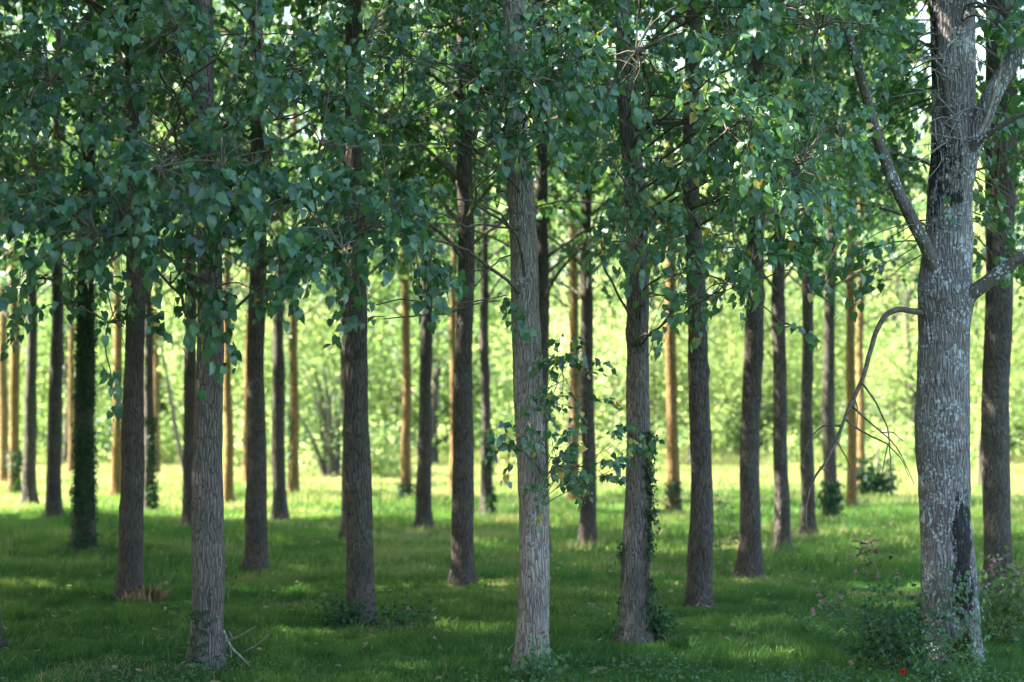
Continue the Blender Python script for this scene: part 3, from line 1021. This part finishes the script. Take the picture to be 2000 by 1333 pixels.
# ------------------------------------------------------------------ trees and shrubs beyond the meadow
def hedge_tree_variant(seed, H, RAD, n, size, z_lo=1.0):
    r = np.random.default_rng(seed)
    tr, br, lv = MB(), MB(), MB()
    zz = np.linspace(0, H * .75, 14)
    P = np.stack([np.cumsum(r.normal(0, .05, 14)), np.cumsum(r.normal(0, .05, 14)), zz], 1)
    tube(tr, P, np.linspace(.20, .05, 14) * (1 + .5 * np.exp(-zz / .3)), 10)
    nb = 34
    per = n // nb
    for q in range(nb):
        u = r.uniform()
        z = z_lo + (H - z_lo) * u
        rad = RAD * (math.sin(math.pi * min(1, .15 + .85 * u)) ** .6) * r.uniform(.35, 1.0)
        a = r.uniform(0, 6.28)
        c = np.array((rad * math.cos(a), rad * math.sin(a), z))
        j = min(13, int(max(0, z * .75 / (H * .75)) * 13))
        b0 = P[j]
        tube(br, wobble(bez(b0, (b0 + c) / 2 + np.array((0, 0, .3)), c, 7), .04, r), np.linspace(.05, .012, 7), 4, cap=False)
        s = r.uniform(.7, 1.5) * RAD / 3.2
        d = r.normal(0, 1, (per, 3)) * np.array((s, s, s * .7)) * .75
        N = nrm(d) * .5 + np.array((0, 0, .5)) + r.normal(0, .5, (per, 3))
        T = np.array((0, 0, -.6)) + r.normal(0, .6, (per, 3))
        put_leaves(lv, LEAF_LO, c + d, T, N, size * r.uniform(.6, 1.2, per), r.uniform(0, 1, per))
    return tr.mesh('trunk'), br.mesh('branchwork'), lv.mesh('crown')


HED = [hedge_tree_variant(60, 13, 3.6, 10000, .135, .8), hedge_tree_variant(61, 15, 3.2, 10000, .13, 1.6), hedge_tree_variant(62, 11, 3.9, 10000, .14, .5)]
HED += [hedge_tree_variant(66, 12, 3.0, 8000, .15, .6)]
for hk, (t, b_, c) in enumerate(HED):
    t.materials.append(M_BARK)
    b_.materials.append(M_TWIG)
    c.materials.append(M_FAR2 if hk == 3 else M_FAR)
HL = 'leafy sunlit yellow-green tree in the hedgerow beyond the meadow'
r = np.random.default_rng(64)
k = 0
for row, (yy, step, off) in enumerate([(88, 5.2, 0), (97, 5.0, 2.3), (108, 4.6, .8), (120, 5.5, 2.0), (130, 5.0, .5)]):
    for x in np.arange(-34 + off, 34, step):
        pxp = 1000 + x / yy * FPX
        if row == 0 and (60 < pxp < 135 or 590 < pxp < 660 or 880 < pxp < 1000 or 1340 < pxp < 1480 or 1560 < pxp < 1640):
            continue
        if row in (0, 1) and r.uniform() < .22:
            continue
        o = thing('hedgerow_tree', (x + r.normal(0, .8), yy + r.normal(0, 1.2), -.02), HL, 'tree', 'trees of the far hedgerow')
        dark = r.uniform() < .38
        if dark:
            o['label'] = 'deeper green leafy tree in the hedgerow beyond the meadow'
            o['group'] = 'deeper green trees of the far hedgerow'
        t, b_, c = HED[3 if dark else k % 3]
        sc = r.uniform(.85, 1.2) * (1.0, 1.0, 1.15, 1.6, 2.0)[row]
        for nm, dt in (('trunk', t), ('branchwork', b_), ('crown', c)):
            q = link(nm, dt, None, o)
            q.rotation_euler = (0, 0, k * 1.3)
            q.scale = (sc, sc, sc * r.uniform(.95, 1.1))
            if nm == 'crown':
                q['kind'] = 'stuff'
        k += 1


def shrub(name, base, H, RAD, n, size, label, mat, stems=7, cat='shrub', group=None, lean=0.0, proto=LEAF_LO, stemw=.02, seed=None, smat=None):
    r = np.random.default_rng(seed or int(abs(base[0] * 97 + base[1] * 31)) + 3)
    o = thing(name, base, label, cat, group)
    lv = MB()
    per = max(1, n // (stems * 5))
    for q in range(stems):
        a = r.uniform(0, 6.28)
        rr = RAD * r.uniform(.15, 1)
        hh = H * r.uniform(.55, 1.05)
        E = np.array((rr * math.cos(a) + lean * hh, rr * math.sin(a), hh))
        P = wobble(bez(np.array((rr * .15 * math.cos(a), rr * .15 * math.sin(a), -.02)), np.array((E[0] * .35, E[1] * .35, hh * .65)), E, 10), .012 * H, r)
        st = MB()
        tube(st, P, np.linspace(stemw, stemw * .25, 10), 5)
        link('stem', st.mesh('stem'), smat or M_TWIG, o)
        for b in range(5):
            c = P[3 + b + (b > 2)]
            s = RAD * .30
            d = r.normal(0, 1, (per, 3)) * np.array((s, s, s * .8 + .05 * H))
            d[:, 2] = np.maximum(d[:, 2], .03 - c[2])
            put_leaves(lv, proto, c + d, np.array((0, 0, -.35)) + r.normal(0, .6, (per, 3)) + .5 * nrm(d), np.array((0, -.2, .6)) + r.normal(0, .5, (per, 3)),
                       size * r.uniform(.6, 1.25, per), r.uniform(0, 1, per))
    link('foliage', lv.mesh('foliage'), mat, o, kind='stuff')
    return o


def gz(p):
    p = np.array(p)
    p[2] = ground_h(p[0], p[1]) - .01
    return p


shrub('shrub', gz(on_ground(650, 930)), 4.2, 2.4, 1500, .13, 'dark multi-stemmed shrub leaning over the meadow edge', M_FAR2, 8, stemw=.13, lean=-.12)
shrub('shrub', gz(on_ground(1702, 975)), .9, .65, 900, .12, 'rounded dark green shrub beside the far tan trunks', M_IVY, 6)
shrub('shrub', gz(on_ground(740, 935)), 2.0, 1.5, 1400, .14, 'low sunlit shrub beneath the hedgerow trees', M_FAR, 7)
shrub('shrub', gz(on_ground(215, 905)), 2.2, 2.0, 1400, .16, 'dusky green shrub beyond the ivy-clad poplar', M_BUSH, 7)
for px, w in ((1190, 2.6), (1430, 2.8), (1505, 2.4), (340, 2.2), (1960, 2.4)):
    shrub('shrub', gz(on_ground(px, 896)), 2.8, w, 1500, .18, 'blue-green shrub in the shade at the far side of the meadow', M_BUSH, 7, group='shrubs along the far side of the meadow')
for q, px in enumerate((30, 330, 470, 610, 860, 1010, 1090, 1270, 1390, 1560, 1740, 1900)):
    shrub('shrub', gz(on_ground(px, 902 + 7 * (q % 4))), 1.0 + .7 * (q % 3), 1.2 + .4 * (q % 4), 1000, .14, 'sunlit yellow-green shrub at the foot of the far hedgerow', M_FAR, 6, group='sunlit shrubs below the hedgerow')
# a leaning sapling and pale young trunks out in the meadow
for (pts, w, lab) in [([(362, 930), (345, 850), (330, 760), (318, 690), (310, 620)], 10, 'thin leaning sapling among the sunlit hedgerow leaves'),
                      ([(1108, 925), (1108, 860), (1112, 780), (1113, 700)], 7, 'pale thin young tree trunk on the far meadow'),
                      ([(1200, 915), (1203, 850), (1206, 780), (1204, 700)], 7, 'pale forked young tree trunk on the far meadow')]:
    b = gz(on_ground(*pts[0]))
    o = thing('young_tree', b, lab, 'young tree')
    limb(o, b, pts, w, w * .5, b[1], b[1], M_POST, 'trunk', 8, 3)
    lv = MB()
    top = at(pts[-1][0], pts[-1][1], b[1])
    d = rng.normal(0, 1, (700, 3)) * np.array((.9, .9, 1.1)) + np.array((0, 0, .6))
    put_leaves(lv, LEAF_LO, top + d, np.array((0, 0, -.6)) + rng.normal(0, .6, (700, 3)), np.array((0, 0, .5)) + rng.normal(0, .6, (700, 3)), .16 * rng.uniform(.6, 1.2, 700), rng.uniform(0, 1, 700))
    link('crown', lv.mesh('crown', offset=b), M_FAR, o, kind='stuff')
for (px, py, top, w, lab) in [(1345, 912, 862, 6, 'weathered fence post on the far meadow between two dark poplars'), (1714, 925, 868, 6, 'weathered fence post on the meadow beside the dead branch'),
                              (1912, 950, 860, 7, 'tall weathered stake on the meadow beside the big lichen-spotted tree')]:
    b = gz(on_ground(px, py))
    o = thing('fence_post', b, lab, 'fence post')
    limb(o, b, [(px, py + 3), (px + 1, (py + top) / 2), (px, top)], w, w * .85, b[1], b[1], M_POST, 'post', 7, px)

# ------------------------------------------------------------------ undergrowth near the front
shrub('bramble_bush', gz(on_ground(1745, 1318)), .62, .50, 900, .05, 'dark bramble bush sprawling at the foot of the big lichen-spotted tree', M_IVY, 9, 'bush', stemw=.006, smat=M_STEM)
shrub('bramble_bush', gz(on_ground(1965, 1250)), .75, .55, 1000, .055, 'green leafy bush in front of the reddish-brown poplar', M_BUSH, 9, 'bush', stemw=.006, smat=M_STEM)
shrub('low_shrub', gz(on_ground(672, 1222)), .26, .28, 360, .05, 'low dark shrub hugging the foot of a dark ridged poplar', M_IVY, 6, 'shrub', stemw=.005, smat=M_STEM)
shrub('low_shrub', gz(on_ground(770, 1224)), .10, .50, 420, .05, 'flat dark patch of creeping leaves beside a dark ridged poplar', M_IVY, 6, 'shrub', stemw=.004, smat=M_STEM)
shrub('low_shrub', gz(on_ground(1285, 1252)), .28, .22, 260, .05, 'small dark leafy clump at the foot of the ivy-banded poplar', M_IVY, 5, 'shrub', stemw=.004, smat=M_STEM)
shrub('fern_clump', gz(on_ground(1850, 1330)), .30, .40, 420, .06, 'bright green leafy clump in front of the big lichen-spotted tree', M_HERB, 7, 'plant', stemw=.004, smat=M_STEM, proto=LEAF_LANCE)
shrub('fern_clump', gz(on_ground(1040, 1328)), .20, .32, 420, .05, 'pale green herb clump at the foot of the pale grey poplar', M_HERB, 7, 'plant', stemw=.003, smat=M_STEM)


def weed(name, base, stems, label, cat, leaf_n, size, flowers=0, mat=M_BUSH, proto=LEAF_LANCE, seed=1):
    r = np.random.default_rng(seed)
    o = thing(name, base, label, cat)
    lv = MB()
    for (dx, H, ln) in stems:
        st = MB()
        P = wobble(bez(np.array((dx * .3, 0, -.02)), np.array((dx * .6, 0, H * .6)), np.array((dx + ln, r.normal(0, .1), H)), 10), .008, r)
        tube(st, P, np.linspace(.005, .0022, 10), 5)
        so = link('stem', st.mesh('stem'), M_STEM, o)
        n = leaf_n
        t = r.uniform(.12, .98, n)
        B = P[np.minimum(9, (t * 9.99).astype(int))] + r.normal(0, .008, (n, 3))
        a = r.uniform(0, 6.28, n)
        T = np.stack([np.cos(a), np.sin(a), r.normal(.1, .3, n)], 1)
        B = B + T * (.12 * H * (1 - t) * r.uniform(0, 1, n))[:, None]
        put_leaves(lv, proto, B, T, np.array((0, -.3, 1.0)) + r.normal(0, .4, (n, 3)), size * r.uniform(.6, 1.2, n), r.uniform(0, 1, n))
        for q in range(flowers):
            c = P[-1] + np.array((r.normal(0, .05), r.normal(0, .05), r.normal(0, .05) - .02 * q)) if q < 5 else P[int(r.integers(6, 9))] + np.array((r.normal(0, .10), r.normal(0, .08), r.normal(.03, .04)))
            fm = MB()
            tube(fm, np.array([P[-2 if q < 5 else -4], (P[-2] + c) / 2, c]), .0018, 3, cap=False)
            m = 16
            d = nrm(r.normal(0, 1, (m, 3)) + np.array((0, 0, .5)))
            put_leaves(fm, LEAF_LO, np.repeat(c[None], m, 0), d, r.normal(0, 1, (m, 3)), r.uniform(.015, .03, m), r.uniform(0, 1, m))
            link('flower_head', fm.mesh('flower_head'), M_PINK, so)
    link('foliage', lv.mesh('foliage'), mat, o, kind='stuff')


weed('wildflower', gz(on_ground(1722, 1278)), [(-.12, 1.02, -.04), (.08, 1.05, -.16), (-.42, .55, -.1)], 'tall weed with pale pink flower heads beside the big tree', 'wildflower', 60, .07, 8, seed=3)
weed('wildflower', gz(on_ground(1960, 1262)), [(-.05, .85, -.05), (.12, .78, .05), (-.2, .62, -.06)], 'pink-flowered weed in front of the reddish-brown poplar', 'wildflower', 60, .07, 7, seed=4)
weed('tall_weed', gz(on_ground(1412, 1122)), [(-.08, 1.15, -.05), (.05, .95, .12), (-.05, .7, -.2), (.1, .6, .1)], 'tall wispy green weed between two dark poplar trunks', 'weed', 70, .07, mat=M_HERB, seed=5)
weed('tall_weed', gz(on_ground(340, 1312)), [(0, .62, .03), (-.13, .55, .10)], 'two thin weed stems beside the deeply ridged poplar', 'weed', 8, .10, seed=6)
weed('tall_weed', gz(on_ground(655, 1195)), [(0, .42, .03), (-.05, .3, -.06)], 'small dark upright weed beside the low dark shrub', 'weed', 26, .07, seed=7)
weed('tall_weed', gz(on_ground(738, 1075)), [(0, 1.35, .1), (.05, 1.2, .02), (.02, 1.0, .16)], 'thin curving green sprouts beside the dark ridged poplar', 'weed', 6, .06, mat=M_HERB, seed=8)
weed('tall_weed', gz(on_ground(215, 1082)), [(0, .5, .05), (.1, .4, .1), (-.1, .3, -.1)], 'low weed in the grass beside the ivy-clad poplar', 'weed', 26, .08, seed=9)
# red flower by the bramble
b = gz(on_ground(1737, 1322))
o = thing('red_flower', b, 'small red flower at the edge of the dark bramble bush', 'flower')
st, fl = MB(), MB()
tube(st, np.array([(0, -.55, 0), (.01, -.56, .06), (.0, -.57, .11)]), .003, 4)
link('stem', st.mesh('stem'), M_STEM, o)
d = nrm(rng.normal(0, 1, (9, 3)) + np.array((0, -.6, .6)))
put_leaves(fl, LEAF_LO, np.repeat(np.array([(0, -.57, .11)]), 9, 0), d, rng.normal(0, 1, (9, 3)), np.full(9, .04), np.zeros(9))
link('petals', fl.mesh('petals'), M_RED, o)
# dead branch lying at the foot of the ridged poplar
b = gz(on_ground(470, 1300))
o = thing('fallen_branch', b, 'pale dead branch leaning on the grass against the deeply ridged poplar', 'branch')
d = b[1]
limb(o, b, [(436, 1232), (448, 1262), (470, 1280), (488, 1298), (512, 1302), (550, 1303)], 6, 2.5, d - .1, d - .5, M_TWIG_PALE, 'stick', 6, 5)
for s, pts in enumerate([[(440, 1255), (462, 1245), (482, 1235), (500, 1226)], [(455, 1246), (450, 1238), (449, 1230)], [(476, 1274), (500, 1262), (526, 1240)], [(449, 1265), (452, 1284)]]):
    limb(o, b, pts, 4, 1.5, d - .15, d - .4, M_TWIG_PALE, 'twig', 4, 6 + s)
# dry grass tufts
for (px, py, H, n, lab) in [(290, 1172, .22, 110, 'straw-coloured dry grass tuft at the foot of a brown poplar'), (262, 1178, .16, 70, 'short dry grass wisps under the straw-coloured tuft')]:
    b = gz(on_ground(px, py))
    m = MB()
    a = rng.uniform(0, 6.28, n)
    B = np.stack([rng.normal(0, .07, n), rng.normal(0, .06, n), np.zeros(n)], 1)
    T = np.stack([np.cos(a) * .5, np.sin(a) * .5, rng.uniform(.5, 1.2, n)], 1)
    put_leaves(m, (LEAF_LANCE[0] * np.array((.22, 1, 1.6)), LEAF_LANCE[1]), B, T, rng.normal(0, 1, (n, 3)), H * rng.uniform(.5, 1.2, n), rng.uniform(.9, 1, n))
    tag(link('dry_grass_tuft', m.mesh('dry_grass_tuft'), M_GRASS, loc=tuple(b)), lab, 'grass tuft')

# ------------------------------------------------------------------ grass and ground cover
def vnoise(x, y, s, seed):
    r = np.random.default_rng(seed)
    G = r.uniform(0, 1, (128, 128))
    x, y = x * s, y * s
    i, j = np.floor(x).astype(int), np.floor(y).astype(int)
    u, v = x - i, y - j
    u, v = u * u * (3 - 2 * u), v * v * (3 - 2 * v)
    g = lambda a, b: G[a % 128, b % 128]
    return (g(i, j) * (1 - u) + g(i + 1, j) * u) * (1 - v) + (g(i, j + 1) * (1 - u) + g(i + 1, j + 1) * u) * v


def blades(n, y0, y1, h0, w0, tris, margin=1.15):
    r = np.random.default_rng(int(y0 * 10))
    # area-uniform in the view wedge
    y = np.sqrt(r.uniform(y0 ** 2, y1 ** 2, n))
    x = r.uniform(-1, 1, n) * y * .2571 * margin
    big = vnoise(x, y, .55, 1)
    sm = vnoise(x, y, 1.9, 2)
    tuft = vnoise(x, y, 4.5, 4)
    hgt = h0 * (.22 + 1.3 * sm * big + .8 * tuft ** 3) * r.uniform(.5, 1.3, n)
    dry = vnoise(x, y, .8, 3)
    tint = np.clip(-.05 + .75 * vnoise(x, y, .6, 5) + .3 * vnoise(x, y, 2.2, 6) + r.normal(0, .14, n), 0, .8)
    tint = np.clip(tint - .22 * np.clip((31 - y) / 12, 0, 1), 0, 1)  # near blades cooler and greener: grove shade painted into the tint
    tint = np.clip(tint + .42 * np.clip((y - 44) / 22, 0, 1), 0, .83)  # drier, paler blades with distance; the meadow's sunlit paleness is put into the tint
    TB = np.array([b_[:2] for (_, b_, _, _) in roots] + [bb[:2]])
    dm = np.full(n, 9.0)
    for tb in TB:
        dm = np.minimum(dm, np.hypot(x - tb[0], (y - tb[1])))
    hgt = hgt * np.clip(.35 + (dm - .15) * 1.5, .4, 1)
    dry = dry + .16 * np.clip(1 - dm / .7, 0, 1) * r.uniform(0, 1, n)
    tint = np.where((r.uniform(0, 1, n) < .02 + .55 * np.clip(dry - .72 - .10 * np.clip((24 - y) / 4, 0, 1), 0, 1) * 4), r.uniform(.84, 1, n), tint)
    P = np.stack([x, y, ground_h(x, y) - .012], 1)
    a = r.uniform(0, 6.28, n)
    side = np.stack([np.cos(a), np.sin(a), np.zeros(n)], 1)
    ln = np.stack([r.normal(.12, .35, n), r.normal(-.05, .35, n), np.ones(n)], 1) * hgt[:, None]
    w = (w0 * r.uniform(.6, 1.3, n))[:, None]
    if tris == 1:
        V = np.stack([P - side * w, P + side * w, P + ln], 1)
        F = np.arange(3 * n).reshape(n, 3)
        return V.reshape(-1, 3), F, np.repeat(tint, 3)
    mid = P + ln * np.array((.35, .35, .6)) 
    tip = P + ln * np.array((1.25, 1.25, .92))
    V = np.stack([P - side * w, P + side * w, mid + side * w * .8, mid - side * w * .8, tip], 1)
    i = np.arange(n)[:, None] * 5
    F = np.concatenate([i + np.array([[0, 1, 2]]), i + np.array([[0, 2, 3]]), i + np.array([[3, 2, 4]])], 1).reshape(-1, 3)
    return V.reshape(-1, 3), F, np.repeat(tint, 5)


gm = MB()
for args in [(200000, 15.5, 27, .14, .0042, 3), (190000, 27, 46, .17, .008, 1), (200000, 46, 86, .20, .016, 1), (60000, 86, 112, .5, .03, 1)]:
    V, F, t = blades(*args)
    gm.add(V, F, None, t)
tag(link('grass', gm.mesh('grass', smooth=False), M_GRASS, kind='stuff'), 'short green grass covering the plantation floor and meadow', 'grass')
# broad-leaved herbs among the grass at the near edge
n = 40000
r = np.random.default_rng(9)
y = np.sqrt(r.uniform(15.5 ** 2, 23 ** 2, n))
x = r.uniform(-1, 1, n) * y * .30
keep = vnoise(x, y, .9, 8) + .5 * vnoise(x, y, 3, 9) + np.clip((17.6 - y) * .35, -.3, .35) + .08 * np.clip(x, -3, 3) + .7 * vnoise(x, y, 7, 12) > 1.42
x, y = x[keep], y[keep]
n = len(x)
hz = r.uniform(.03, .12, n)
P = np.stack([x, y, ground_h(x, y) + hz], 1)
a = r.uniform(0, 6.28, n)
T = np.stack([np.cos(a), np.sin(a), r.normal(-.1, .3, n)], 1)
hm_ = MB()
put_leaves(hm_, LEAF_LO, P, T, np.array((0, -.25, 1.0)) + r.normal(0, .35, (n, 3)), r.uniform(.018, .042, n), r.uniform(.2, 1, n))
tag(link('ground_cover', hm_.mesh('ground_cover'), M_HERB, kind='stuff'), 'small broad-leaved herbs growing through the near grass', 'herbs')
# fallen leaves, tan, scattered under the trees
n = 1300
y = np.sqrt(r.uniform(16 ** 2, 45 ** 2, n))
x = r.uniform(-1, 1, n) * y * .29
fm = MB()
put_leaves(fm, LEAF_LO, np.stack([x, y, ground_h(x, y) + r.uniform(.03, .09, n)], 1), r.normal(0, 1, (n, 3)) * np.array((1, 1, .2)), np.array((0, 0, 1.0)) + r.normal(0, .4, (n, 3)), r.uniform(.05, .085, n), r.uniform(.9, 1, n))
tag(link('fallen_leaves', fm.mesh('fallen_leaves'), M_GRASS, kind='stuff'), 'tan fallen leaves scattered in the grass', 'fallen leaves')
